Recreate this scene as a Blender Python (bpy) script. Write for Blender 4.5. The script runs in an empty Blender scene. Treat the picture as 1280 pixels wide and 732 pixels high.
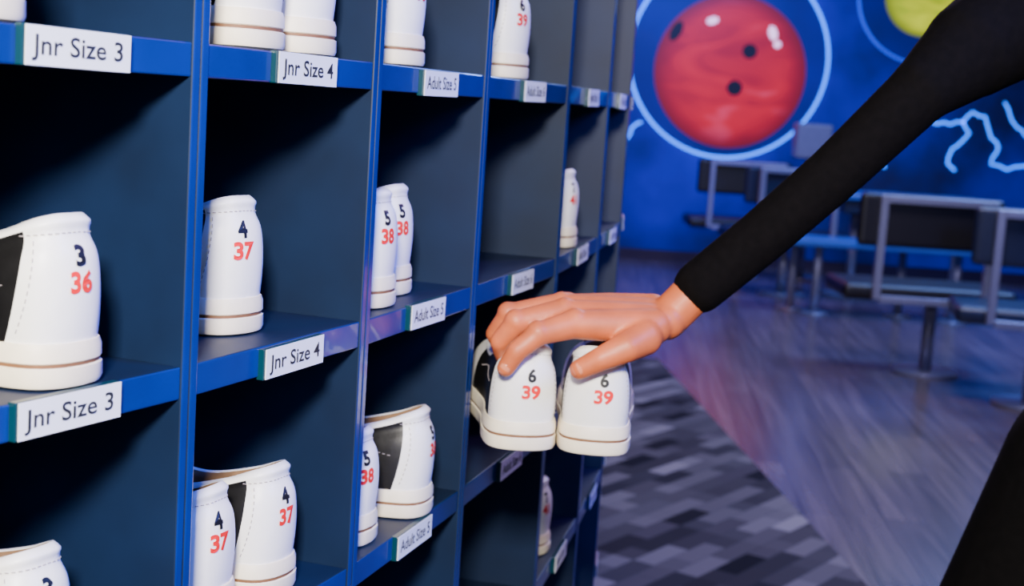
import bpy, bmesh, math, random
from mathutils import Vector, Matrix
random.seed(4)
CH = 1.25
scene = bpy.context.scene
COL = scene.collection

# ------------------------------------------------------------------ helpers
def lin(c):
    return tuple(((v/12.92) if v <= .04045 else ((v+.055)/1.055)**2.4) for v in c)

def mat(name, col, rough=.5, metal=0., noise=0., nscale=20., emit=None, estr=0., spec=.5, bump=0., coat=0.):
    m = bpy.data.materials.new(name); m.use_nodes = True
    nt = m.node_tree; b = nt.nodes['Principled BSDF']
    c = lin(col)
    b.inputs['Roughness'].default_value = rough
    b.inputs['Metallic'].default_value = metal
    b.inputs['Specular IOR Level'].default_value = spec
    b.inputs['Coat Weight'].default_value = coat
    tc = nt.nodes.new('ShaderNodeTexCoord')
    n = nt.nodes.new('ShaderNodeTexNoise'); n.inputs['Scale'].default_value = nscale
    n.inputs['Detail'].default_value = 5
    nt.links.new(tc.outputs['Object'], n.inputs['Vector'])
    r = nt.nodes.new('ShaderNodeValToRGB')
    r.color_ramp.elements[0].position = .3; r.color_ramp.elements[1].position = .7
    r.color_ramp.elements[0].color = tuple(v*(1-noise) for v in c)+(1,)
    r.color_ramp.elements[1].color = tuple(min(1, v*(1+noise)) for v in c)+(1,)
    nt.links.new(n.outputs['Fac'], r.inputs['Fac'])
    nt.links.new(r.outputs['Color'], b.inputs['Base Color'])
    if bump:
        bp = nt.nodes.new('ShaderNodeBump'); bp.inputs['Strength'].default_value = bump
        bp.inputs['Distance'].default_value = .002
        nt.links.new(n.outputs['Fac'], bp.inputs['Height']); nt.links.new(bp.outputs['Normal'], b.inputs['Normal'])
    if emit:
        b.inputs['Emission Color'].default_value = lin(emit)+(1,)
        b.inputs['Emission Strength'].default_value = estr
    return m

def mesh_obj(name, verts, faces, mats=(), parent=None, smooth=False, midx=None):
    me = bpy.data.meshes.new(name)
    me.from_pydata([tuple(v) for v in verts], [], faces); me.update()
    for m in mats: me.materials.append(m)
    if midx:
        for p, i in zip(me.polygons, midx): p.material_index = i
    bm = bmesh.new(); bm.from_mesh(me); bmesh.ops.recalc_face_normals(bm, faces=bm.faces); bm.to_mesh(me); bm.free()
    if smooth:
        for p in me.polygons: p.use_smooth = True
    o = bpy.data.objects.new(name, me); COL.objects.link(o)
    if parent: o.parent = parent
    return o

def bevel(o, w, seg=2):
    b = o.modifiers.new('bevel', 'BEVEL'); b.width = w; b.segments = seg; b.limit_method = 'ANGLE'
    return o

def empty(name, label, cat, loc=(0, 0, 0), rz=0., group=None):
    e = bpy.data.objects.new(name, None); COL.objects.link(e)
    e.empty_display_size = .05; e.location = loc; e.rotation_euler = (0, 0, rz)
    e['label'] = label; e['category'] = cat
    if group: e['group'] = group
    return e

def box_vf(x0, x1, y0, y1, z0, z1):
    v = [(x, y, z) for z in (z0, z1) for x, y in ((x0, y0), (x1, y0), (x1, y1), (x0, y1))]
    f = [(0, 3, 2, 1), (4, 5, 6, 7), (0, 1, 5, 4), (1, 2, 6, 5), (2, 3, 7, 6), (3, 0, 4, 7)]
    return v, f

def box(name, x0, x1, y0, y1, z0, z1, m, parent=None, bev=0., seg=2):
    v, f = box_vf(x0, x1, y0, y1, z0, z1)
    o = mesh_obj(name, v, f, [m], parent)
    if bev: bevel(o, bev, seg)
    return o

def cyl(name, c, r, z0, z1, m, parent=None, n=32, bev=0., r2=None):
    r2 = r if r2 is None else r2
    v = []; 
    for z, rr in ((z0, r), (z1, r2)):
        for i in range(n):
            a = 2*math.pi*i/n; v.append((c[0]+rr*math.cos(a), c[1]+rr*math.sin(a), z))
    f = [(i, (i+1) % n, n+(i+1) % n, n+i) for i in range(n)] + [tuple(range(n))[::-1], tuple(range(n, 2*n))]
    o = mesh_obj(name, v, f, [m], parent)
    for p in o.data.polygons:
        if len(p.vertices) == 4: p.use_smooth = True
    if bev: bevel(o, bev)
    return o

def tube_vf(pts, r, n=8, closed=False, off=0):
    pts = [Vector(p) for p in pts]; V = []; F = []; m = len(pts)
    up0 = Vector((0, 0, 1))
    for i, p in enumerate(pts):
        a = pts[(i-1) % m] if (closed or i > 0) else p
        b = pts[(i+1) % m] if (closed or i < m-1) else p
        t = (b-a).normalized()
        up = up0 if abs(t.dot(up0)) < .95 else Vector((1, 0, 0))
        s = t.cross(up).normalized(); u = s.cross(t)
        for k in range(n):
            an = 2*math.pi*k/n; V.append(p + s*r*math.cos(an) + u*r*math.sin(an))
    for i in range(m if closed else m-1):
        j = (i+1) % m
        for k in range(n):
            F.append((off+i*n+k, off+i*n+(k+1) % n, off+j*n+(k+1) % n, off+j*n+k))
    if not closed:
        F.append(tuple(off+k for k in range(n))[::-1]); F.append(tuple(off+(m-1)*n+k for k in range(n)))
    return V, F

def text_mesh(s, size, bold=0.):
    cu = bpy.data.curves.new('t', 'FONT'); cu.body = s; cu.size = size; cu.align_x = 'CENTER'; cu.align_y = 'CENTER'
    cu.offset = bold; cu.resolution_u = 4
    o = bpy.data.objects.new('t', cu); COL.objects.link(o)
    dg = bpy.context.evaluated_depsgraph_get(); dg.update()
    me = bpy.data.meshes.new_from_object(o.evaluated_get(dg))
    v = [tuple(x.co) for x in me.vertices]; f = [tuple(p.vertices) for p in me.polygons]
    bpy.data.objects.remove(o); bpy.data.meshes.remove(me)
    return v, f

def catmull(ctrl, n):
    P = [Vector(c) for c in ctrl]
    P = [P[0]*2-P[1]] + P + [P[-1]*2-P[-2]]
    out = []
    for i in range(1, len(P)-2):
        for k in range(n):
            t = k/n; a, b, c, d = P[i-1], P[i], P[i+1], P[i+2]
            out.append(.5*((2*b)+(c-a)*t+(2*a-5*b+4*c-d)*t*t+(3*b-a-3*c+d)*t**3))
    out.append(P[-2]); return out

class Poly:
    def __init__(self, pts):
        self.p = pts; self.l = [0.]
        for a, b in zip(pts, pts[1:]): self.l.append(self.l[-1]+(b-a).length)
        self.L = self.l[-1]
    def at(self, s):
        s = max(0, min(self.L, s))
        for i in range(len(self.p)-1):
            if s <= self.l[i+1]:
                t = (s-self.l[i])/max(1e-9, self.l[i+1]-self.l[i]); return self.p[i].lerp(self.p[i+1], t)
        return self.p[-1].copy()

# ------------------------------------------------------------------ materials
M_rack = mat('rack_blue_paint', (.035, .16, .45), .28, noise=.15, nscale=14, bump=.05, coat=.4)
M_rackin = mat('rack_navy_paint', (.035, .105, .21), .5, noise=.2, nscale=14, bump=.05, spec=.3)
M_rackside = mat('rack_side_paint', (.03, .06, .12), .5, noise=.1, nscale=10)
M_white = mat('white_leather', (.97, .96, .94), .42, noise=.02, nscale=90, bump=.12)
M_black = mat('black_leather', (.06, .058, .06), .4, noise=.2, nscale=90, bump=.15)
M_lining = mat('shoe_lining', (.50, .38, .27), .9, noise=.2, nscale=60)
M_sole = mat('cream_sole', (.96, .91, .80), .5, noise=.05, nscale=50)
M_welt = mat('brown_welt', (.46, .31, .19), .6, noise=.2, nscale=80)
M_thread = mat('stitch_thread', (.62, .58, .58), .7)
M_lace = mat('lace_cotton', (.85, .83, .8), .8, noise=.1, nscale=300)
M_num_k = mat('number_black', (.04, .04, .05), .5)
M_num_r = mat('number_red', (.88, .04, .10), .5)
M_card = mat('label_card', (.93, .94, .96), .5, noise=.02)
M_plate = mat('label_holder_teal', (.03, .20, .24), .3)
M_ink = mat('label_ink', (.10, .11, .13), .6)
M_chrome = mat('brushed_steel', (.55, .55, .66), .35, metal=.4, noise=.05, nscale=60)
M_vinyl = mat('dark_vinyl', (.065, .05, .07), .45, noise=.15, nscale=30)
M_vinylb = mat('slate_vinyl', (.10, .12, .22), .4, noise=.12, nscale=30)
M_table = mat('table_laminate', (.24, .38, .68), .3, noise=.06, nscale=12)
M_console = mat('console_grey', (.46, .44, .50), .5, noise=.05)
M_dark = mat('dark_screen', (.04, .04, .06), .2)
M_skin = mat('skin', (.77, .39, .21), .5, noise=.14, nscale=40, bump=.25)
M_shirt = mat('black_knit', (.03, .022, .022), .9, noise=.25, nscale=120, bump=.3, spec=.08)
M_trouser = mat('charcoal_trousers', (.035, .03, .032), .9, noise=.2, nscale=90, bump=.2, spec=.08)
M_hair = mat('dark_brown_hair', (.12, .08, .06), .6, noise=.3, nscale=60, bump=.5)
M_eye = mat('eye_white', (.9, .9, .88), .2)
M_iris = mat('eye_iris', (.15, .09, .06), .2)
M_lip = mat('lips', (.62, .32, .28), .5)
M_nail = mat('finger_nail', (.86, .52, .38), .25)
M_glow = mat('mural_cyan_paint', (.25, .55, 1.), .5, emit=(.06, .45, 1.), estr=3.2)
M_hole = mat('mural_hole_paint', (.08, .0, .06), .6)
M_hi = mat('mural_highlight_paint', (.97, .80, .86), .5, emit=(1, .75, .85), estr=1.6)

# ------------------------------------------------------------------ shoe
outl = Poly(catmull([(0, 0, 0), (.0025, .015, 0), (.013, .027, 0), (.042, .031, 0), (.09, .028, 0), (.13, .031, 0), (.175, .036, 0), (.212, .034, 0), (.237, .025, 0), (.248, .011, 0), (.25, 0, 0)], 8))
riml = Poly(catmull([(.007, 0, .0965), (.0085, .0120, .0962), (.018, .0205, .0930), (.045, .0240, .083), (.08, .025, .074), (.105, .0235, .0745), (.124, .016, .081), (.130, 0, .085)], 8))
SH = .026
def rarc(a):
    k = riml.L*.62; a1 = .10
    return a*k/a1 if a < a1 else k+(riml.L-k)*(a-a1)/(outl.L-a1)
def onrm(a):
    d = outl.at(a+.001)-outl.at(a-.001); d.normalize(); return Vector((-d.y, d.x, 0)) if d.length else Vector((-1, 0, 0))
def surf(a_s, s, off=0.):
    sg = 1 if a_s >= 0 else -1; a = abs(a_s)
    B = outl.at(a); R = riml.at(rarc(a))
    hs = 1-math.cos(s*math.pi/2); vs = .65*math.sin(s*math.pi/2)+.35*s
    heel = max(0., 1-a/.09)
    p = Vector((B.x+(R.x-B.x)*hs, B.y+(R.y-B.y)*hs, SH+(R.z-SH)*vs))
    nrm = onrm(a)
    bul = .0035*math.sin(math.pi*min(1, s*1.15))*heel - .0024*math.exp(-((s-.74)/.1)**2)*heel + .0018*math.exp(-((s-.93)/.07)**2)
    p += nrm*(bul+off)
    p.y *= sg
    return p
def s_for_z(a, z):
    lo, hi = 0, 1
    for _ in range(24):
        m = (lo+hi)/2
        if surf(a, m).z < z: lo = m
        else: hi = m
    return lo

BK = .037; CV = .014
def make_shoe_meshes():
    out = {}
    NA = 48; rows = 20
    cols = [outl.L*k/NA for k in range(NA+1)]
    full = [c for c in cols] + [-c for c in cols[-2:0:-1]]
    N = len(full); V = []; F = []; MI = []
    def shift(a, s):
        sg = 1 if a >= 0 else -1; x = abs(a)
        w = math.exp(-((x-BK-.005)/.035)**2)
        return sg*(x + w*CV*((1-s)**2-.25))
    for j in range(rows+1):
        s = j/rows
        for a in full: V.append(surf(shift(a, s), s))
    extra = [(.0028, .0022, 0), (.0055, .001, 0), (.0072, -.004, 1), (.008, -.02, 1), (.009, -.045, 1)]
    for ins, dz, _ in extra:
        for a in full:
            p = surf(shift(a, 1), 1)
            c = Vector((min(max(p.x, .032), .105), 0, p.z)); d = (c-p); d.z = 0
            d = d.normalized() if d.length > 1e-6 else Vector((1, 0, 0))
            q = p+d*ins; q.z = max(SH+.004, p.z+dz if dz > -.03 else SH+.004); V.append(q)
    tot = rows+len(extra)
    for j in range(tot):
        for i in range(N):
            k = (i+1) % N
            F.append((j*N+i, j*N+k, (j+1)*N+k, (j+1)*N+i))
            am = (i+.5) if i < NA else (N-i-.5)
            am = outl.L*am/NA
            if j < rows-2: MI.append(1 if BK < am < .175 else 0)
            elif j < rows+2: MI.append(0)
            else: MI.append(2)
    c = len(V); V.append(Vector((.06, 0, SH+.004)))
    for i in range(N):
        F.append((tot*N+i, tot*N+(i+1) % N, c)); MI.append(2)
    me = mesh_obj('upper', V, F, [M_white, M_black, M_lining], smooth=True, midx=MI); out['upper'] = me.data; bpy.data.objects.remove(me)
    prof = [(-.0015, 0, 0), (.0024, .0015, 0), (.0034, .004, 0), (.0032, .0122, 0), (.0018, .0129, 1), (.0018, .0150, 1), (.0028, .0157, 0), (.0026, .0225, 0), (.0012, .0262, 0), (-.004, .0268, 0)]
    V = []; F = []; MI = []
    for o, z, _ in prof:
        for a in full:
            p = outl.at(abs(a))+onrm(abs(a))*o; V.append((p.x, p.y*(1 if a >= 0 else -1), z))
    for j in range(len(prof)-1):
        for i in range(N):
            k = (i+1) % N; F.append((j*N+i, j*N+k, (j+1)*N+k, (j+1)*N+i)); MI.append(1 if prof[j][2] and prof[j+1][2] else 0)
    F.append(tuple(range(N))); MI.append(0); F.append(tuple((len(prof)-1)*N+i for i in range(N))); MI.append(0)
    me = mesh_obj('sole', V, F, [M_sole, M_welt], smooth=True, midx=MI)
    me.data.set_sharp_from_angle(angle=math.radians(35)); out['sole'] = me.data; bpy.data.objects.remove(me)
    V = []; F = []
    ctr = [surf(outl.L, s) for s in (.80, .88, .95)]
    path = [(p.x-.004, p.z+.0015) for p in ctr] + [(.124, .095), (.116, .105)]
    path = [(max(x, .116), z) for x, z in path]
    for th in (0, -.004):
        for x, z in path:
            for k in range(9):
                y = (k-4)/4*.0155; V.append((x-th*.7, y, z+th-.35*abs(y)**2/.017))
    n = len(path)*9
    for b in (0, n):
        for j in range(len(path)-1):
            for k in range(8): F.append((b+j*9+k, b+j*9+k+1, b+j*9+9+k+1, b+j*9+9+k))
    bd = [k for k in range(9)]+[j*9+8 for j in range(1, len(path))]+[(len(path)-1)*9+k for k in range(7, -1, -1)]+[j*9 for j in range(len(path)-2, 0, -1)]
    for i in range(len(bd)):
        a, b = bd[i], bd[(i+1) % len(bd)]; F.append((a, b, b+n, a+n))
    me = mesh_obj('tongue', V, F, [M_black], smooth=True); out['tongue'] = me.data; bpy.data.objects.remove(me)
    V = []; F = []
    for s in (.55, .68, .80, .90):
        c0 = surf(outl.L, s)
        pts = [(c0.x+abs(y)*.1, y, c0.z+.0025-.5*abs(y)**2/.018) for y in [q*.0038 for q in range(-4, 5)]]
        v, f = tube_vf(pts, .0022, 8, off=len(V)); V += v; F += f
    me = mesh_obj('lace', V, F, [M_lace], smooth=True); out['lace'] = me.data; bpy.data.objects.remove(me)
    V = []; F = []
    def dash(p, q):
        v, f = tube_vf([p, q], .00035, 5, off=len(V)); V.extend(v); F.extend(f)
    a = -.034
    while a < .034:
        z = .0880-.08*abs(a)*abs(a)/.034
        dash(surf(a, s_for_z(a, z), .0003), surf(a+.0024, s_for_z(a+.0024, z), .0003)); a += .0042
    for sg in (1, -1):
        z = .032
        while z < .080:
            aa = lambda zz: sg*(BK-.006+CV*(((1-min(1, (zz-SH)/.06))**2-.25)))
            dash(surf(aa(z), s_for_z(BK, z), .0003), surf(aa(z+.0022), s_for_z(BK, z+.0022), .0003)); z += .0042
    for sg in (1, -1):
        a = BK+.010
        while a < .15:
            z = .056+.006*math.sin((a-BK)*30)
            dash(surf(sg*a, s_for_z(a, z), .0003), surf(sg*(a+.0024), s_for_z(a+.0024, z), .0003)); a += .0045
    me = mesh_obj('stitching', V, F, [M_thread]); out['stitching'] = me.data; bpy.data.objects.remove(me)
    return out

SHOE = make_shoe_meshes()
NUMS = {}
def num_mesh(uk, eu, a0=0., dz=0.):
    key = (uk, eu, a0, dz)
    if key in NUMS: return NUMS[key]
    res = []
    for s, zc, mm, size in ((uk, .0750+dz, M_num_k, .0158), (eu, .0600+dz, M_num_r, .0165)):
        v, f = text_mesh(s, size, .00065)
        vv = []
        for x, y, z in v:
            a = a0-x; zz = zc+y
            vv.append(surf(a, s_for_z(a, zz), .0006))
        o = mesh_obj('size_number', vv, f, [mm]); res.append(o.data); bpy.data.objects.remove(o)
    NUMS[key] = res
    return res

def make_shoe(loc, heading, uk, eu, label, group=None, a0=0., dz=0.):
    e = empty('bowling_shoe', label, 'shoe', loc, math.atan2(heading[1], heading[0]), group)
    for k in ('sole', 'upper', 'tongue', 'lace', 'stitching'):
        o = bpy.data.objects.new(k, SHOE[k]); COL.objects.link(o); o.parent = e
        if k == 'sole': o['label'] = 'cream rubber sole with brown welt line'
        if k == 'tongue': o['label'] = 'black leather tongue'
    for me, lb in zip(num_mesh(uk, eu, a0, dz), ('black size number %s' % uk, 'red size number %s' % eu)):
        o = bpy.data.objects.new('size_number', me); COL.objects.link(o); o.parent = e; o['label'] = lb
    return e

# ------------------------------------------------------------------ rack
VP = [(-.41, .475), (-.298, .666), (-.199, .879), (-.1135, 1.104), (-.036, 1.354), (.0505, 1.659), (.1155, 1.973), (.165, 2.258), (.186, 2.55)]
VP = [Vector((a, b, 0)) for a, b in VP]
D = .30
def tang(i):
    if i == 0: t = VP[1]-VP[0]
    elif i == len(VP)-1: t = VP[-1]-VP[-2]
    else: t = (VP[i+1]-VP[i]).normalized()+(VP[i]-VP[i-1]).normalized()
    return t.normalized()
TN = [tang(i) for i in range(len(VP))]
IN = [Vector((-t.y, t.x, 0)) for t in TN]
levels = [.063+.2*k for k in range(10)]
ZT = 1.8735
rack = empty('shoe_rack', 'curved dark blue painted pigeonhole rack for rental shoes', 'shelving', (VP[4].x, VP[4].y, 0))
inv = Matrix.Translation(-Vector(rack.location))
def rk(name, V, F, ms, bev=0, midx=None):
    o = mesh_obj(name, [inv @ Vector(v) for v in V], F, ms, rack, midx=midx)
    if bev: bevel(o, bev)
    return o
BF = [(0, 3, 2, 1), (4, 5, 6, 7), (0, 1, 5, 4), (1, 2, 6, 5), (2, 3, 7, 6), (3, 0, 4, 7)]
for i, p in enumerate(VP):
    t, n = TN[i], IN[i]
    for sd in (-1, 1):
        a = p + t*(sd*.0005); b = p + t*(sd*.0082)
        f0 = -.0005
        V = []
        for z in (0, ZT):
            V += [a+n*f0+Vector((0, 0, z)), b+n*f0+Vector((0, 0, z)), b+n*D+Vector((0, 0, z)), a+n*D+Vector((0, 0, z))]
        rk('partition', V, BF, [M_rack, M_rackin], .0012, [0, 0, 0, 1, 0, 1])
for z in levels:
    for i in range(len(VP)-1):
        th = .0105
        a, b = VP[i]+TN[i]*.0078, VP[i+1]-TN[i+1]*.0078
        V = []
        for zz in (z-th, z+th):
            V += [a+IN[i]*.001+Vector((0, 0, zz)), b+IN[i+1]*.001+Vector((0, 0, zz)), b+IN[i+1]*(D-.002)+Vector((0, 0, zz)), a+IN[i]*(D-.002)+Vector((0, 0, zz))]
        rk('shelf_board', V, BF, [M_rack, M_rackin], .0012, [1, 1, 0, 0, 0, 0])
V = []; F = []
for z in (0, ZT):
    for k in (D, D+.008):
        for i, p in enumerate(VP): V.append(p+IN[i]*k+Vector((0, 0, z)))
m = len(VP)
for i in range(m-1):
    F += [(i, i+1, 2*m+i+1, 2*m+i), (m+i, 3*m+i, 3*m+i+1, m+i+1), (i, m+i, m+i+1, i+1), (2*m+i, 2*m+i+1, 3*m+i+1, 3*m+i)]
F += [(0, 2*m, 3*m, m), (m-1, 2*m-1, 4*m-1, 3*m-1)]
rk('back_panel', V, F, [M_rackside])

texts = {0: 'Jnr Size 2', 1: 'Jnr Size 3', 2: 'Jnr Size 4', 3: 'Adult Size 5', 4: 'Adult Size 6', 5: 'Adult Size 7', 6: 'Adult Size 8', 7: 'Adult Size 9'}
lab_pos = {1: .535, 2: .53, 3: .5, 4: .5, 5: .5, 6: .5}
for c in range(len(VP)-1):
    p0, p1 = VP[c], VP[c+1]; t = (p1-p0).normalized(); n = Vector((-t.y, t.x, 0))
    v, f = text_mesh(texts[c], .0170, .0002)
    w = max(x[0] for x in v)-min(x[0] for x in v); k = .070/w
    mid = p0.lerp(p1, lab_pos.get(c, .5))
    for z in levels[1:]:
        jz = random.uniform(-.0015, .001); js = random.uniform(-.003, .003)
        M = Matrix(((t.x, 0, -n.x, 0), (t.y, 0, -n.y, 0), (0, 1, 0, 0), (0, 0, 0, 1)))
        org = mid + t*js + Vector((0, 0, z+jz))
        org = inv @ org
        rot = Matrix.Rotation(random.uniform(-.012, .012), 4, 'Z')
        def W(q): return org + (M @ (rot @ Vector(q)))
        bv, bf = box_vf(-.0423, .0405, -.0108, .0108, -.002, .0036)
        o = mesh_obj('label_holder', [W(q) for q in bv], bf, [M_plate], rack); bevel(o, .0006)
        bv, bf = box_vf(-.0402, .0405, -.0104, .0104, .0037, .0044)
        cd = mesh_obj('label_card', [W(q) for q in bv], bf, [M_card], o); cd['label'] = 'white printed card reading ' + texts[c]
        tx = mesh_obj('label_text', [W((x*k, y*.88, .0047)) for x, y, _ in v], f, [M_ink], o); tx['label'] = 'dark printed lettering'

# ------------------------------------------------------------------ shoes on the rack
def shelf_shoe(cell, lev, along, inward, uk, eu, yaw=0., label=None, a0=0.):
    p0, p1 = VP[cell], VP[cell+1]; t = (p1-p0).normalized(); n = Vector((-t.y, t.x, 0))
    p = p0+t*along+n*inward; p.z = levels[lev]+.0107
    h = Matrix.Rotation(math.radians(yaw), 3, 'Z') @ n
    return make_shoe(p, h, uk, eu, label or 'white and black rental bowling shoe, heel out, size %s' % uk, 'rental bowling shoes in the rack', a0)
U, MID, T3, T4 = 6, 5, 4, 3
shelf_shoe(1, MID, .140, .004, '3', '36', 1, label='white and black bowling shoe marked 3 and 36 on shelf', a0=.002)
shelf_shoe(2, MID, .120, .034, '4', '37', -8, a0=.007)
shelf_shoe(3, MID, .074, .012, '5', '38', 0, a0=.009)
shelf_shoe(3, MID, .152, .030, '5', '38', -4, a0=.009)
shelf_shoe(5, MID, .138, .006, '7', '41', -6, a0=.010)
shelf_shoe(1, T3, .146, .026, '3', '36', a0=.003)
shelf_shoe(2, T3, .084, .022, '4', '37', 1, a0=.008)
shelf_shoe(2, T3, .159, .016, '4', '37', -2, a0=.003)
shelf_shoe(3, T3, .060, .012, '5', '38', -2, a0=.010)
shelf_shoe(3, T3, .167, .000, '5', '38', 5, label='white and black bowling shoe with open collar, marked 5')
shelf_shoe(5, T4, .136, .012, '7', '41', -6, a0=.010)
shelf_shoe(1, U, .074, .006, '3', '36', -2)
shelf_shoe(2, U, .092, .006, '4', '37', 1)
shelf_shoe(2, U, .172, .010, '4', '37', -1)
shelf_shoe(3, U, .096, .008, '5', '38', -4)
shelf_shoe(4, U, .144, .008, '6', '39', -6, a0=.010)

# held pair
C = Vector((.050, 1.250, CH-.3095))
for sd, hx in ((-1, -.115), (1, .060)):
    hd = Vector((hx, 1, 0)).normalized()
    make_shoe(C+Vector((.0315*sd, 0, 0)), hd, '6', '39', 'white bowling shoe gripped by the collar in a hand', 'pair of shoes held in the hand', -.006 if sd > 0 else -.004, -.006)

# ------------------------------------------------------------------ person
def caps(segs):
    bm = bmesh.new()
    for a, ra, b, rb in segs:
        a = Vector(a); b = Vector(b)
        d = b-a; L = d.length
        for c, r in ((a, ra), (b, rb)):
            bmesh.ops.create_uvsphere(bm, u_segments=20, v_segments=12, radius=r, matrix=Matrix.Translation(c))
        if L > 1e-4:
            q = d.to_track_quat('Z', 'Y').to_matrix().to_4x4()
            bmesh.ops.create_cone(bm, cap_ends=True, segments=20, radius1=ra, radius2=rb, depth=L, matrix=Matrix.Translation((a+b)/2) @ q)
    me = bpy.data.meshes.new('caps'); bm.to_mesh(me); bm.free(); return me

def skin_mesh(segs, voxel, smooth_it=6, fac=.5):
    me = caps(segs); o = bpy.data.objects.new('tmp', me); COL.objects.link(o)
    r = o.modifiers.new('r', 'REMESH'); r.mode = 'VOXEL'; r.voxel_size = voxel; r.use_smooth_shade = True
    s = o.modifiers.new('s', 'SMOOTH'); s.iterations = smooth_it; s.factor = fac
    dg = bpy.context.evaluated_depsgraph_get(); dg.update()
    out = bpy.data.meshes.new_from_object(o.evaluated_get(dg)); bpy.data.objects.remove(o)
    for p in out.polygons: p.use_smooth = True
    return out

def chain(pts):
    return [(pts[i][0], pts[i][1], pts[i+1][0], pts[i+1][1]) for i in range(len(pts)-1)]
# hand coordinates relative to the held pair (x, y) and to eye level (z)
HX, HY, HZ = .010, .097, CH-.0185
def R(x, y, z): return (x+HX, y+HY, z+HZ)
wrist = R(.132, 1.188, -.168)
hand = []
mcp = [R(.046, 1.154, -.173), R(.036, 1.172, -.166), R(.034, 1.192, -.163), R(.040, 1.211, -.165)]
pip_ = [R(.016, 1.1405, -.181), R(-.004, 1.160, -.175), R(-.011, 1.186, -.172), R(.002, 1.209, -.173)]
dip = [R(-.002, 1.1365, -.197), R(-.018, 1.163, -.194), R(-.023, 1.192, -.192), R(-.009, 1.216, -.191)]
tip = [R(-.011, 1.1390, -.213), R(-.014, 1.179, -.210), R(-.014, 1.202, -.210), R(-.001, 1.223, -.207)]
rr = [(.0130, .0104, .0092, .0082), (.0130, .0104, .0091, .0080), (.0125, .0099, .0087, .0077), (.0115, .0089, .0078, .0069)]
wr = Vector(wrist)
for i in range(4):
    base = wr + Vector((-.012, (i-1.5)*.011, (i-1.5)*.003))
    hand += chain([(tuple(base), .0165), (tuple((base+Vector(mcp[i]))/2), .0150), (mcp[i], rr[i][0]), (pip_[i], rr[i][1]), (dip[i], rr[i][2]), (tip[i], rr[i][3])])
    k = Vector(mcp[i])+Vector((.002, 0, .0038)); hand += [(tuple(k), .0114-.0005*i, tuple(k), .0114-.0005*i)]
    k = Vector(pip_[i]); hand += [(tuple(k+Vector((-.001, 0, .0010))), rr[i][1]+.0006, tuple(k), rr[i][1]+.0006)]
hand += chain([(tuple(wr+Vector((-.016, -.010, -.006))), .0170), (R(.110, 1.158, -.181), .0168), (R(.094, 1.141, -.188), .0138), (R(.072, 1.1365, -.199), .0110), (R(.054, 1.1385, -.210), .0092)])
hand += chain([(wrist, .0190), (R(.160, 1.190, -.136), .0195), (R(.22, 1.187, -.078), .0195), (R(.29, 1.175, .00), .019)])
hand += [(tuple(wr+Vector((0, -.007, 0))), .0172, tuple(wr+Vector((0, .007, 0))), .0172)]
me_hand = skin_mesh(hand, .0019, 2, .5)

S = Vector((-.02, .05, 0))
def sv(p): return (p[0]+S.x, p[1]+S.y, p[2])
shR = (.595, 1.42, 1.430); elR = (.352, 1.278, 1.286)
shL = sv((.66, 1.03, 1.41)); elL = sv((.69, .95, 1.13)); wrL = sv((.58, .95, .91))
def torso(g):
    s = [((.70, 1.24, .95), .115+g, (.71, 1.40, .95), .115+g), ((.69, 1.23, 1.08), .098+g, (.70, 1.37, 1.08), .098+g),
         ((.66, 1.17, 1.28), .105+g, (.66, 1.32, 1.28), .105+g), ((.65, 1.12, 1.38), .07+g, (.63, 1.33, 1.38), .07+g)]
    for y in (0, .14):
        s += [((.70, 1.24+y, .95), .115+g, (.69, 1.23+y, 1.08), .098+g), ((.69, 1.23+y, 1.08), .098+g, (.66, 1.175+y, 1.28), .105+g),
              ((.66, 1.175+y, 1.28), .105+g, (.65, 1.13+y*1.3, 1.37), .08+g)]
    s += chain([((.65, 1.21, 1.39), .07+g), ((.63, 1.21, 1.44), .055+g)])
    return [(sv(a), ra, sv(b), rb) for a, ra, b, rb in s]
def arms(g, u=0.):
    s = chain([(sv((.64, 1.30, 1.385)), .065+g), (shR, .060+g+u), ((.480, 1.350, 1.378), .045+g+u), ((.400, 1.305, 1.325), .030+g+u), (elR, .021+g)])
    s += chain([(sv((.66, 1.12, 1.385)), .065+g), (shL, .055+g), (sv((.68, .985, 1.27)), .046+g), (elL, .039+g), (sv((.64, .95, 1.02)), .036+g), (wrL, .024+g)])
    return s
hipR, knR, anR = sv((.665, 1.42, .90)), sv((.505, 1.45, .50)), sv((.53, 1.47, .10))
hipL, knL, anL = sv((.72, 1.22, .90)), sv((.74, 1.20, .50)), sv((.86, 1.18, .12))
def legs(g):
    s = []
    for h, k, a in ((hipR, knR, anR), (hipL, knL, anL)):
        H, K, A = Vector(h), Vector(k), Vector(a)
        s += chain([(h, .102+g), (tuple(H.lerp(K, .5)), .082+g), (k, .058+g), (tuple(K.lerp(A, .35)), .056+g), (a, .036+g)])
    return s
head = [((.590, 1.21, 1.64), .088, (.610, 1.21, 1.625), .088), ((.565, 1.21, 1.60), .070, (.548, 1.21, 1.545), .042), ((.60, 1.21, 1.60), .07, (.548, 1.21, 1.545), .040),
        ((.503, 1.21, 1.605), .009, (.484, 1.21, 1.578), .012), ((.515, 1.185, 1.625), .012, (.515, 1.235, 1.625), .012),
        ((.60, 1.128, 1.61), .014, (.605, 1.124, 1.585), .010), ((.60, 1.292, 1.61), .014, (.605, 1.296, 1.585), .010),
        ((.505, 1.198, 1.560), .010, (.505, 1.222, 1.560), .010)]
head += chain([((.612, 1.21, 1.58), .056), ((.632, 1.21, 1.44), .058)])
head = [(sv(a), ra, sv(b), rb) for a, ra, b, rb in head]
feet = []
for A in (anR, anL):
    A = Vector(A); feet += chain([(tuple(A), .036), ((A.x-.02, A.y, .05), .034), ((A.x-.13, A.y, .03), .028)])
lh = chain([(wrL, .02), (sv((.545, .945, .87)), .022), (sv((.53, .945, .835)), .018)])
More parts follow.
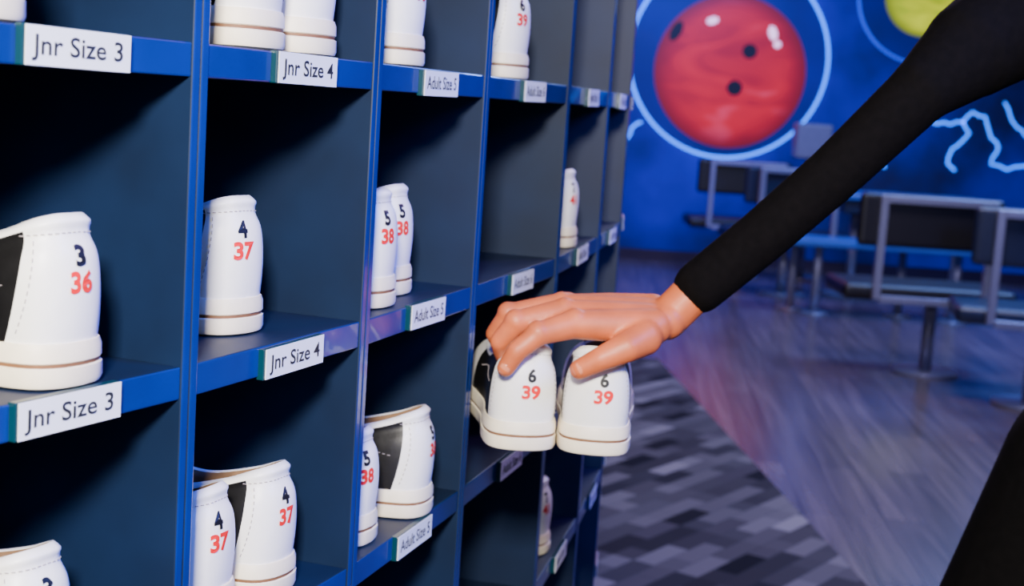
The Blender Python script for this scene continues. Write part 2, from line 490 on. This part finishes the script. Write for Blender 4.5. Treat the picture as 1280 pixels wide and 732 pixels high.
for i in range(4):
    y = .945+(i-1.5)*.019
    lh += chain([(sv((.55, .945+(i-1.5)*.012, .875)), .015), (sv((.528, y, .832)), .011), (sv((.520, y, .800)), .0088), (sv((.526, y, .775)), .0078), (sv((.535, y, .757)), .0068)])
lh += chain([(sv((.56, .945, .885)), .016), (sv((.553, .985, .86)), .013), (sv((.545, .995, .83)), .010), (sv((.542, .99, .81)), .008)])
body = torso(-.012)+arms(-.008)+legs(-.014)+head+feet+lh
me_body = skin_mesh(body, .005, 3, .5)
bm = bmesh.new(); bm.from_mesh(me_body); bm.from_mesh(me_hand)
me_all = bpy.data.meshes.new('body'); bm.to_mesh(me_all); bm.free()
org = Vector((.66, 1.37, 0))
person = empty('person', 'person in black clothes reaching out with a pair of shoes', 'person', org)
def pchild(name, me, m, label=None):
    me.transform(Matrix.Translation(-org))
    me.materials.clear(); me.materials.append(m)
    for p in me.polygons: p.material_index = 0; p.use_smooth = True
    o = bpy.data.objects.new(name, me); COL.objects.link(o); o.parent = person
    if label: o['label'] = label
    return o
pchild('body', me_all, M_skin)
sleeve = chain([(elR, .0290), (R(.27, 1.182, -.026), .0258), (R(.21, 1.186, -.088), .0248), (R(.160, 1.189, -.136), .0245)])
pchild('shirt', skin_mesh(torso(.008)+arms(.009, .006)+sleeve, .0042, 3, .5), M_shirt, 'black long-sleeved knit top')
pchild('trousers', skin_mesh(legs(.012)+[(sv((.70, 1.24, .96)), .118, sv((.71, 1.40, .96)), .118), (sv((.70, 1.24, .90)), .10, sv((.71, 1.40, .90)), .10)], .008, 5, .5), M_trouser, 'dark charcoal trousers')
fs = []
for a in (anR, anL):
    ax, ay = a[0], a[1]
    fs += [((ax+.02, ay, .045), .043, (ax-.05, ay, .045), .043), ((ax-.05, ay, .045), .043, (ax-.14, ay, .036), .035), ((ax, ay, .05), .045, (ax, ay, .10), .045)]
pchild('footwear', skin_mesh(fs, .006, 4, .5), M_black, 'plain black shoes')
pchild('hair', skin_mesh([(sv(a), ra, sv(b), rb) for a, ra, b, rb in [((.610, 1.21, 1.665), .092, (.635, 1.21, 1.62), .088), ((.64, 1.21, 1.60), .075, (.65, 1.21, 1.54), .055), ((.56, 1.18, 1.69), .045, (.56, 1.24, 1.69), .045)]], .006, 3), M_hair, 'short dark brown hair')
for y in (1.182, 1.238):
    pchild('eye', skin_mesh([(sv((.508, y, 1.604)), .0125, sv((.508, y, 1.604)), .0125)], .0015, 1), M_eye)
    pchild('iris', skin_mesh([(sv((.4975, y, 1.604)), .005, sv((.4975, y, 1.604)), .005)], .001, 1), M_iris)
pchild('mouth', skin_mesh([(sv((.497, 1.195, 1.559)), .0045, sv((.4945, 1.21, 1.560)), .006), (sv((.4945, 1.21, 1.560)), .006, sv((.497, 1.225, 1.559)), .0045)], .0012, 1), M_lip)
def nail(a, b, r):
    a, b = Vector(a), Vector(b); d = (b-a).normalized(); out = Vector((0, -1, .35)); out = (out-d*out.dot(d)).normalized(); s = d.cross(out)
    V = []; F = []
    for j in range(5):
        for k in range(7):
            an = (k-3)/3*.75; wv = 1 if j < 4 else .7
            V.append(b-d*.006+d*(j*.0028)+out*(r+.0003)*math.cos(an*wv)+s*(r)*math.sin(an*wv) - out*(.0004*j if j > 2 else 0))
    for j in range(4):
        for k in range(6): F.append((j*7+k, j*7+k+1, j*7+8+k, j*7+7+k))
    o = mesh_obj('nail', [v-org for v in V], F, [M_nail], person, smooth=True)
    so = o.modifiers.new('s', 'SOLIDIFY'); so.thickness = .0006
nail(dip[0], tip[0], .0080)
nail(R(.072, 1.1365, -.199), R(.054, 1.1385, -.210), .0090)

# ------------------------------------------------------------------ room
def struct(o): o['kind'] = 'structure'; return o
mf = bpy.data.materials.new('floor_planks_and_carpet'); mf.use_nodes = True
nt = mf.node_tree; L = nt.links; b = nt.nodes['Principled BSDF']
def nd(t, **k):
    n = nt.nodes.new(t)
    for a, v in k.items(): setattr(n, a, v)
    return n
tc = nd('ShaderNodeTexCoord')
def mapping(rz, sc=(1, 1, 1)):
    mp = nd('ShaderNodeMapping'); mp.inputs['Rotation'].default_value = (0, 0, rz); mp.inputs['Scale'].default_value = sc
    L.new(tc.outputs['Object'], mp.inputs['Vector']); return mp
def brick(mp, bw, rh, c1, c2, mort, ms):
    br = nd('ShaderNodeTexBrick'); br.inputs['Scale'].default_value = 1
    br.inputs['Brick Width'].default_value = bw; br.inputs['Row Height'].default_value = rh
    br.inputs['Mortar Size'].default_value = ms; br.inputs['Color1'].default_value = lin(c1)+(1,)
    br.inputs['Color2'].default_value = lin(c2)+(1,); br.inputs['Mortar'].default_value = lin(mort)+(1,)
    L.new(mp.outputs[0], br.inputs['Vector']); return br
RA = math.radians(-85.7)
wood = brick(mapping(RA), 1.3, .13, (.33, .29, .30), (.42, .37, .38), (.22, .19, .22), .002)
car = brick(mapping(math.radians(-55)), .20, .068, (.14, .14, .19), (.52, .50, .54), (.25, .27, .33), .001)
car2 = brick(mapping(math.radians(-55)), .40, .068, (.36, .33, .40), (1, 1, 1), (.8, .8, .85), .0)
mul = nd('ShaderNodeMix', data_type='RGBA', blend_type='MULTIPLY'); mul.inputs[0].default_value = .85
L.new(car.outputs['Color'], mul.inputs[6]); L.new(car2.outputs['Color'], mul.inputs[7])
r0 = mapping(RA); sc_ = nd('ShaderNodeMapping'); sc_.inputs['Scale'].default_value = (.9, 16, 1); L.new(r0.outputs[0], sc_.inputs['Vector'])
nz = nd('ShaderNodeTexNoise'); nz.inputs['Scale'].default_value = 1.6; nz.inputs['Detail'].default_value = 8; nz.inputs['Distortion'].default_value = .6
L.new(sc_.outputs[0], nz.inputs['Vector'])
gr = nd('ShaderNodeMapRange'); L.new(nz.outputs['Fac'], gr.inputs[0]); gr.inputs[1].default_value = .3; gr.inputs[2].default_value = .7; gr.inputs[3].default_value = .25; gr.inputs[4].default_value = .75
wm = nd('ShaderNodeMix', data_type='RGBA', blend_type='OVERLAY'); wm.inputs[0].default_value = .7
L.new(wood.outputs['Color'], wm.inputs[6]); L.new(gr.outputs[0], wm.inputs[7])
sep = nd('ShaderNodeSeparateXYZ'); L.new(tc.outputs['Object'], sep.inputs[0])
ma = nd('ShaderNodeMath', operation='MULTIPLY_ADD'); L.new(sep.outputs['Y'], ma.inputs[0]); ma.inputs[1].default_value = .076; ma.inputs[2].default_value = -1.317
sm = nd('ShaderNodeMath', operation='ADD'); L.new(ma.outputs[0], sm.inputs[0]); L.new(sep.outputs['X'], sm.inputs[1])
c1 = nd('ShaderNodeMath', operation='LESS_THAN'); L.new(sm.outputs[0], c1.inputs[0]); c1.inputs[1].default_value = 0
c2 = nd('ShaderNodeMath', operation='LESS_THAN'); L.new(sep.outputs['Y'], c2.inputs[0]); c2.inputs[1].default_value = 7.2
mk = nd('ShaderNodeMath', operation='MULTIPLY'); L.new(c1.outputs[0], mk.inputs[0]); L.new(c2.outputs[0], mk.inputs[1])
fx = nd('ShaderNodeMix', data_type='RGBA'); L.new(mk.outputs[0], fx.inputs[0]); L.new(wm.outputs[2], fx.inputs[6]); L.new(mul.outputs[2], fx.inputs[7])
L.new(fx.outputs[2], b.inputs['Base Color'])
rg = nd('ShaderNodeMapRange'); L.new(mk.outputs[0], rg.inputs[0]); rg.inputs[3].default_value = .24; rg.inputs[4].default_value = .95
L.new(rg.outputs[0], b.inputs['Roughness'])
sp = nd('ShaderNodeMapRange'); L.new(mk.outputs[0], sp.inputs[0]); sp.inputs[3].default_value = 1.; sp.inputs[4].default_value = .1
L.new(sp.outputs[0], b.inputs['Specular IOR Level'])
X0, X1, Y0, Y1, ZC = -4.5, 6.5, -3.0, 12.1, 3.3
struct(box('floor', X0, X1, Y0, Y1, -.1, 0, mf))
mw = bpy.data.materials.new('mural_blue_paint'); mw.use_nodes = True
nt = mw.node_tree; L = nt.links; b = nt.nodes['Principled BSDF']
tc = nd('ShaderNodeTexCoord'); nz = nd('ShaderNodeTexNoise'); nz.inputs['Scale'].default_value = .9; nz.inputs['Detail'].default_value = 4
L.new(tc.outputs['Object'], nz.inputs['Vector'])
rp = nd('ShaderNodeValToRGB'); L.new(nz.outputs['Fac'], rp.inputs['Fac'])
rp.color_ramp.elements[0].position = .35; rp.color_ramp.elements[0].color = lin((.0, .02, .30))+(1,)
rp.color_ramp.elements[1].position = .7; rp.color_ramp.elements[1].color = lin((.0, .15, .78))+(1,)
L.new(rp.outputs[0], b.inputs['Base Color']); b.inputs['Roughness'].default_value = .6
struct(box('wall_back', X0, X1, Y1, Y1+.1, 0, ZC, mw))
M_wall = mat('dark_blue_wall', (.05, .07, .20), .8, noise=.1, nscale=3)
M_ceil = mat('dark_ceiling', (.04, .04, .07), .9, noise=.1, nscale=3)
struct(box('wall_left', X0-.1, X0, Y0, Y1, 0, ZC, M_wall))
struct(box('wall_right', X1, X1+.1, Y0, Y1, 0, ZC, M_wall))
struct(box('wall_front', X0, X1, Y0-.1, Y0, 0, ZC, M_wall))
struct(box('ceiling', X0, X1, Y0, Y1, ZC, ZC+.1, M_ceil))
struct(box('baseboard_back', X0, X1, Y1-.02, Y1, 0, .09, mat('baseboard_paint', (.18, .10, .20), .5)))

YW = Y1-.004
def disc(name, cx, cz, r, y, m, parent, n=64, ry=None, rot=0, r_in=0.):
    ry = ry or r; V = []; F = []
    for q in ([r_in/r, 1.] if r_in else [1.]):
        for i in range(n):
            a = 2*math.pi*i/n; x = r*q*math.cos(a); z = ry*q*math.sin(a)
            V.append((cx+x*math.cos(rot)-z*math.sin(rot), y, cz+x*math.sin(rot)+z*math.cos(rot)))
    if r_in: F = [(i, (i+1) % n, n+(i+1) % n, n+i) for i in range(n)]
    else: F = [tuple(range(n))]
    k = len(V); V += [(a, y+.003, c) for a, _, c in V]; F += [tuple(j+k for j in f) for f in F]
    if r_in:
        for i in range(n):
            j = (i+1) % n; F += [(i, j, k+j, k+i), (n+i, n+j, k+n+j, k+n+i)]
    else:
        for i in range(n): j = (i+1) % n; F.append((i, j, k+j, k+i))
    return mesh_obj(name, V, F, [m], parent)

def ball_paint(name, edge, mid_, hot, cx, cz, r, es):
    m = bpy.data.materials.new(name); m.use_nodes = True
    global nt, L
    nt = m.node_tree; L = nt.links; b = nt.nodes['Principled BSDF']
    tc = nd('ShaderNodeTexCoord')
    mp = nd('ShaderNodeMapping'); mp.inputs['Location'].default_value = (-cx/r, 0, -cz/r); mp.inputs['Scale'].default_value = (1/r, 0, 1/r)
    L.new(tc.outputs['Object'], mp.inputs[0])
    ln = nd('ShaderNodeVectorMath', operation='LENGTH'); L.new(mp.outputs[0], ln.inputs[0])
    ws = nd('ShaderNodeMapping'); ws.inputs['Scale'].default_value = (.6, 1, 1.7); ws.inputs['Rotation'].default_value = (0, .25, 0); ws.inputs['Location'].default_value = (.3, 0, .6); L.new(mp.outputs[0], ws.inputs[0])
    nz = nd('ShaderNodeTexNoise'); nz.inputs['Scale'].default_value = 1.2; nz.inputs['Detail'].default_value = 1.5; nz.inputs['Distortion'].default_value = 1.6
    L.new(ws.outputs[0], nz.inputs['Vector'])
    rp = nd('ShaderNodeValToRGB'); L.new(nz.outputs['Fac'], rp.inputs['Fac'])
    e = rp.color_ramp.elements; e[0].position = .32; e[0].color = lin(edge)+(1,); e[1].position = .80; e[1].color = lin(hot)+(1,)
    e2 = e.new(.58); e2.color = lin(mid_)+(1,)
    mr = nd('ShaderNodeMapRange'); mr.interpolation_type = 'SMOOTHSTEP'; L.new(ln.outputs['Value'], mr.inputs[0]); mr.inputs[1].default_value = .70; mr.inputs[2].default_value = 1.02
    mx = nd('ShaderNodeMix', data_type='RGBA'); L.new(mr.outputs[0], mx.inputs[0]); L.new(rp.outputs[0], mx.inputs[6]); mx.inputs[7].default_value = lin(tuple(v*.72 for v in edge))+(1,)
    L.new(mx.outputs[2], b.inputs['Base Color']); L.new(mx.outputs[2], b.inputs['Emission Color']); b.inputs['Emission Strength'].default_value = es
    b.inputs['Roughness'].default_value = .5
    return m
BX, BZ, BR = 1.70, 1.625, .635
mural = empty('wall_mural_painting', 'painted bowling ball mural with glowing rings and lightning', 'mural', (BX, Y1, 0))
def reparent(o):
    o.data.transform(Matrix.Translation(-Vector(mural.location))); return o
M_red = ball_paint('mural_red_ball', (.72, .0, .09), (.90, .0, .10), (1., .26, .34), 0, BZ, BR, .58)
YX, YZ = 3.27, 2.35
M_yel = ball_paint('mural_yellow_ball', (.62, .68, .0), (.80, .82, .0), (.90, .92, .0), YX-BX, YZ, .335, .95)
M_halo = mat('mural_deep_blue_paint', (.0, .06, .46), .6, noise=.3, nscale=1.6)
reparent(disc('halo_disc', 1.68, 1.74, .82, YW, M_halo, mural))
reparent(disc('ball_painting', BX, BZ, BR, YW-.004, M_red, mural))['label'] = 'painted red bowling ball'
reparent(disc('ring_painting', 1.68, 1.74, .845, YW-.004, M_glow, mural, n=96, r_in=.820))
for dx, dz, rx, ry, ro in ((.15, .178, .062, .062, 0), (.049, -.132, .066, .064, 0), (-.475, .305, .045, .09, -.45)):
    reparent(disc('finger_hole', BX+dx, BZ+dz, rx, YW-.008, M_hole, mural, n=32, ry=ry, rot=ro))
for dx, dz, rx, ry, ro in ((.33, .34, .035, .06, .3), (.375, .25, .03, .03, 0), (-.18, .41, .05, .03, .3)):
    reparent(disc('highlight_paint', BX+dx, BZ+dz, rx, YW-.008, M_hi, mural, n=24, ry=ry, rot=ro))
reparent(disc('halo_disc', YX, YZ, .55, YW, M_halo, mural))
reparent(disc('ball_painting', YX, YZ, .335, YW-.004, M_yel, mural))['label'] = 'painted yellow bowling ball'
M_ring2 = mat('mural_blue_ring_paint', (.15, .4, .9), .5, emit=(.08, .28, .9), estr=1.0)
reparent(disc('ring_painting', YX, YZ, .565, YW-.004, M_ring2, mural, n=96, r_in=.545))
def bolt(pts, w=.016):
    P = []
    for x, y in pts:
        dx = x-912; dv = 90-y
        P.append(Vector((1.70+(dx-.0664*dv)/149, 0, 1.625+(dv+.0664*dx)/149)))
    Q = []
    for a, c in zip(P, P[1:]):
        n = max(2, int((c-a).length/.05))
        for k in range(n):
            j = Vector((random.uniform(-.014, .014), 0, random.uniform(-.014, .014))) if k else Vector()
            Q.append(a.lerp(c, k/n)+j)
    Q.append(P[-1]); V = []; F = []
    for i, p in enumerate(Q):
        t = (Q[min(i+1, len(Q)-1)]-Q[max(i-1, 0)]).normalized(); s = Vector((-t.z, 0, t.x))
        for k, y in ((1, YW-.004), (-1, YW-.004), (-1, YW), (1, YW)): q = p+s*w*k; V.append((q.x, y, q.z))
    for i in range(len(Q)-1):
        for k in range(4): F.append((4*i+k, 4*i+(k+1) % 4, 4*i+4+(k+1) % 4, 4*i+4+k))
    F += [(0, 1, 2, 3), tuple(4*(len(Q)-1)+k for k in range(4))]
    reparent(mesh_obj('lightning_painting', V, F, [M_glow], mural))
bolt([(775, 185), (785, 172), (790, 160), (803, 152)], .011)
bolt([(1108, 210), (1105, 188), (1120, 166), (1142, 157), (1158, 148), (1172, 155), (1204, 152), (1216, 140), (1232, 146), (1240, 172), (1250, 184), (1241, 205), (1262, 212), (1290, 206)], .011)
bolt([(1204, 152), (1213, 166), (1192, 186), (1187, 204), (1197, 213)], .011)
bolt([(1255, 128), (1266, 152), (1290, 176)], .010)

# ------------------------------------------------------------------ furniture
def make_chair(loc, rz, label, mv=M_vinyl, offx=0.):
    e = empty('lounge_chair', label, 'chair', loc, rz, 'upholstered pedestal chairs')
    cyl('base_plate', (0, 0), .17, 0, .015, M_chrome, e, bev=.004)
    cyl('pedestal', (0, 0), .033, .012, .37, M_chrome, e)
    cyl('mounting_plate', (0, 0), .11, .365, .385, M_chrome, e)
    box('seat', -.44+offx, .44+offx, -.22, .26, .385, .465, mv, e, .03, 4)
    box('backrest', -.40+offx, .32+offx, -.245, -.19, .66, .925, mv, e, .025, 4)
    v = []; f = []
    w = .018
    for x0, x1, z0, z1 in ((-.31, -.31+2*w, .40, .92), (.27-2*w, .27, .40, .92), (-.31+2*w, .27-2*w, .884, .92), (-.31+2*w, .27-2*w, .385, .42)):
        a, c = box_vf(x0+offx, x1+offx, -.295, -.25, z0, z1); f += [tuple(k+len(v) for k in q) for q in c]; v += a
    o = mesh_obj('frame', v, f, [M_chrome], e); o['label'] = 'square steel tube frame'; bevel(o, .004)
    return e
make_chair((2.17, 7.32, 0), 0, 'black vinyl pedestal chair with square steel frame', offx=-.07)
make_chair((2.46, 6.60, 0), math.radians(-12), 'dark slate vinyl pedestal chair near a steel frame chair', M_vinylb, .05)
make_chair((1.77, 11.25, 0), 0, 'black vinyl pedestal chair beside the mural wall')
make_chair((1.95, 10.3, 0), math.radians(8), 'slate blue vinyl pedestal chair beside a table', M_vinylb)
bn = empty('bench', 'low blue laminate bench on steel pedestal legs', 'bench', (2.42, 9.4, 0))
box('bench_top', -.72, .72, -.2, .2, .455, .50, M_table, bn, .01)
for x in (-.55, -.42, .18, .5):
    yy = -.05 if x in (-.42, .5) else .12
    cyl('leg', (x, yy), .027, .01, .457, M_chrome, bn)
    cyl('foot_plate', (x, yy), .09, 0, .012, M_chrome, bn)
tb = empty('dining_table', 'blue laminate topped table with steel pedestals', 'table', (2.87, 10.5, 0))
box('tabletop', -.58, .58, -.35, .35, .72, .765, M_table, tb, .012)
box('apron', -.54, .54, -.31, .31, .62, .721, M_vinylb, tb, .01)
for x in (-.38, .38):
    cyl('pedestal', (x, 0), .032, .01, .63, M_chrome, tb)
    cyl('base_plate', (x, 0), .2, 0, .015, M_chrome, tb, bev=.004)
cs = empty('scoring_console', 'grey scoring console box on a steel post', 'console', (2.30, 11.4, 0))
cyl('base_plate', (0, 0), .16, 0, .02, M_chrome, cs, bev=.004)
cyl('post', (0, 0), .03, .02, .97, M_chrome, cs)
box('console_housing', -.14, .14, -.10, .10, .96, 1.24, M_console, cs, .02, 3)
box('screen', -.11, .11, .096, .104, .99, 1.21, M_dark, cs)

# ------------------------------------------------------------------ lights
def area(name, loc, tgt, size, power, col, sy=None):
    l = bpy.data.lights.new(name, 'AREA'); l.energy = power; l.color = col; l.size = size
    if sy: l.shape = 'RECTANGLE'; l.size_y = sy
    o = bpy.data.objects.new(name, l); COL.objects.link(o); o.location = loc
    o.rotation_euler = (Vector(tgt)-Vector(loc)).to_track_quat('-Z', 'Y').to_euler(); return o
area('key_light', (-.05, -.42, 1.76), (-.05, 1.2, 1.0), .18, 92, (1, .93, .84))
area('soft_fill', (.3, -.9, 1.5), (-.05, 1.2, 1.0), 1.2, 6, (.5, .68, 1))
area('blue_fill', (1.7, .5, 2.4), (0, 1.5, 1.0), .7, 105, (.05, .13, 1))
area('violet_rim', (1.2, 2.7, 2.5), (.1, 1.75, 1.5), .25, 14, (.7, .2, 1))
area('mural_wash_light', (1.2, 9.9, 3.1), (1.0, 12.1, 1.7), .9, 120, (.10, .24, 1), .3)
area('floor_blue_light', (3.0, 8.0, 3.2), (2.4, 7.6, 0), 1.5, 240, (.20, .36, 1))
area('floor_lavender_light', (1.5, 5.0, 3.2), (1.3, 5.2, 0), 1.2, 110, (.80, .76, 1))
area('red_spot', (.6, 9.3, 3.1), (.9, 8.9, 0), .4, 34, (1, .3, .3))
w = bpy.data.worlds.new('World'); scene.world = w; w.use_nodes = True
w.node_tree.nodes['Background'].inputs[0].default_value = (.03, .06, .2, 1); w.node_tree.nodes['Background'].inputs[1].default_value = .4

# ------------------------------------------------------------------ camera
cd = bpy.data.cameras.new('Camera'); cd.lens = 36*1780/1280; cd.sensor_width = 36; cd.clip_start = .02
cd.dof.use_dof = True; cd.dof.focus_distance = 1.0; cd.dof.aperture_fstop = 10
cam = bpy.data.objects.new('Camera', cd); COL.objects.link(cam)
cam.matrix_world = Matrix.Translation((0, 0, CH)) @ Matrix.Rotation(math.radians(90-7.6), 4, 'X') @ Matrix.Rotation(math.radians(3.8), 4, 'Z')
scene.camera = cam
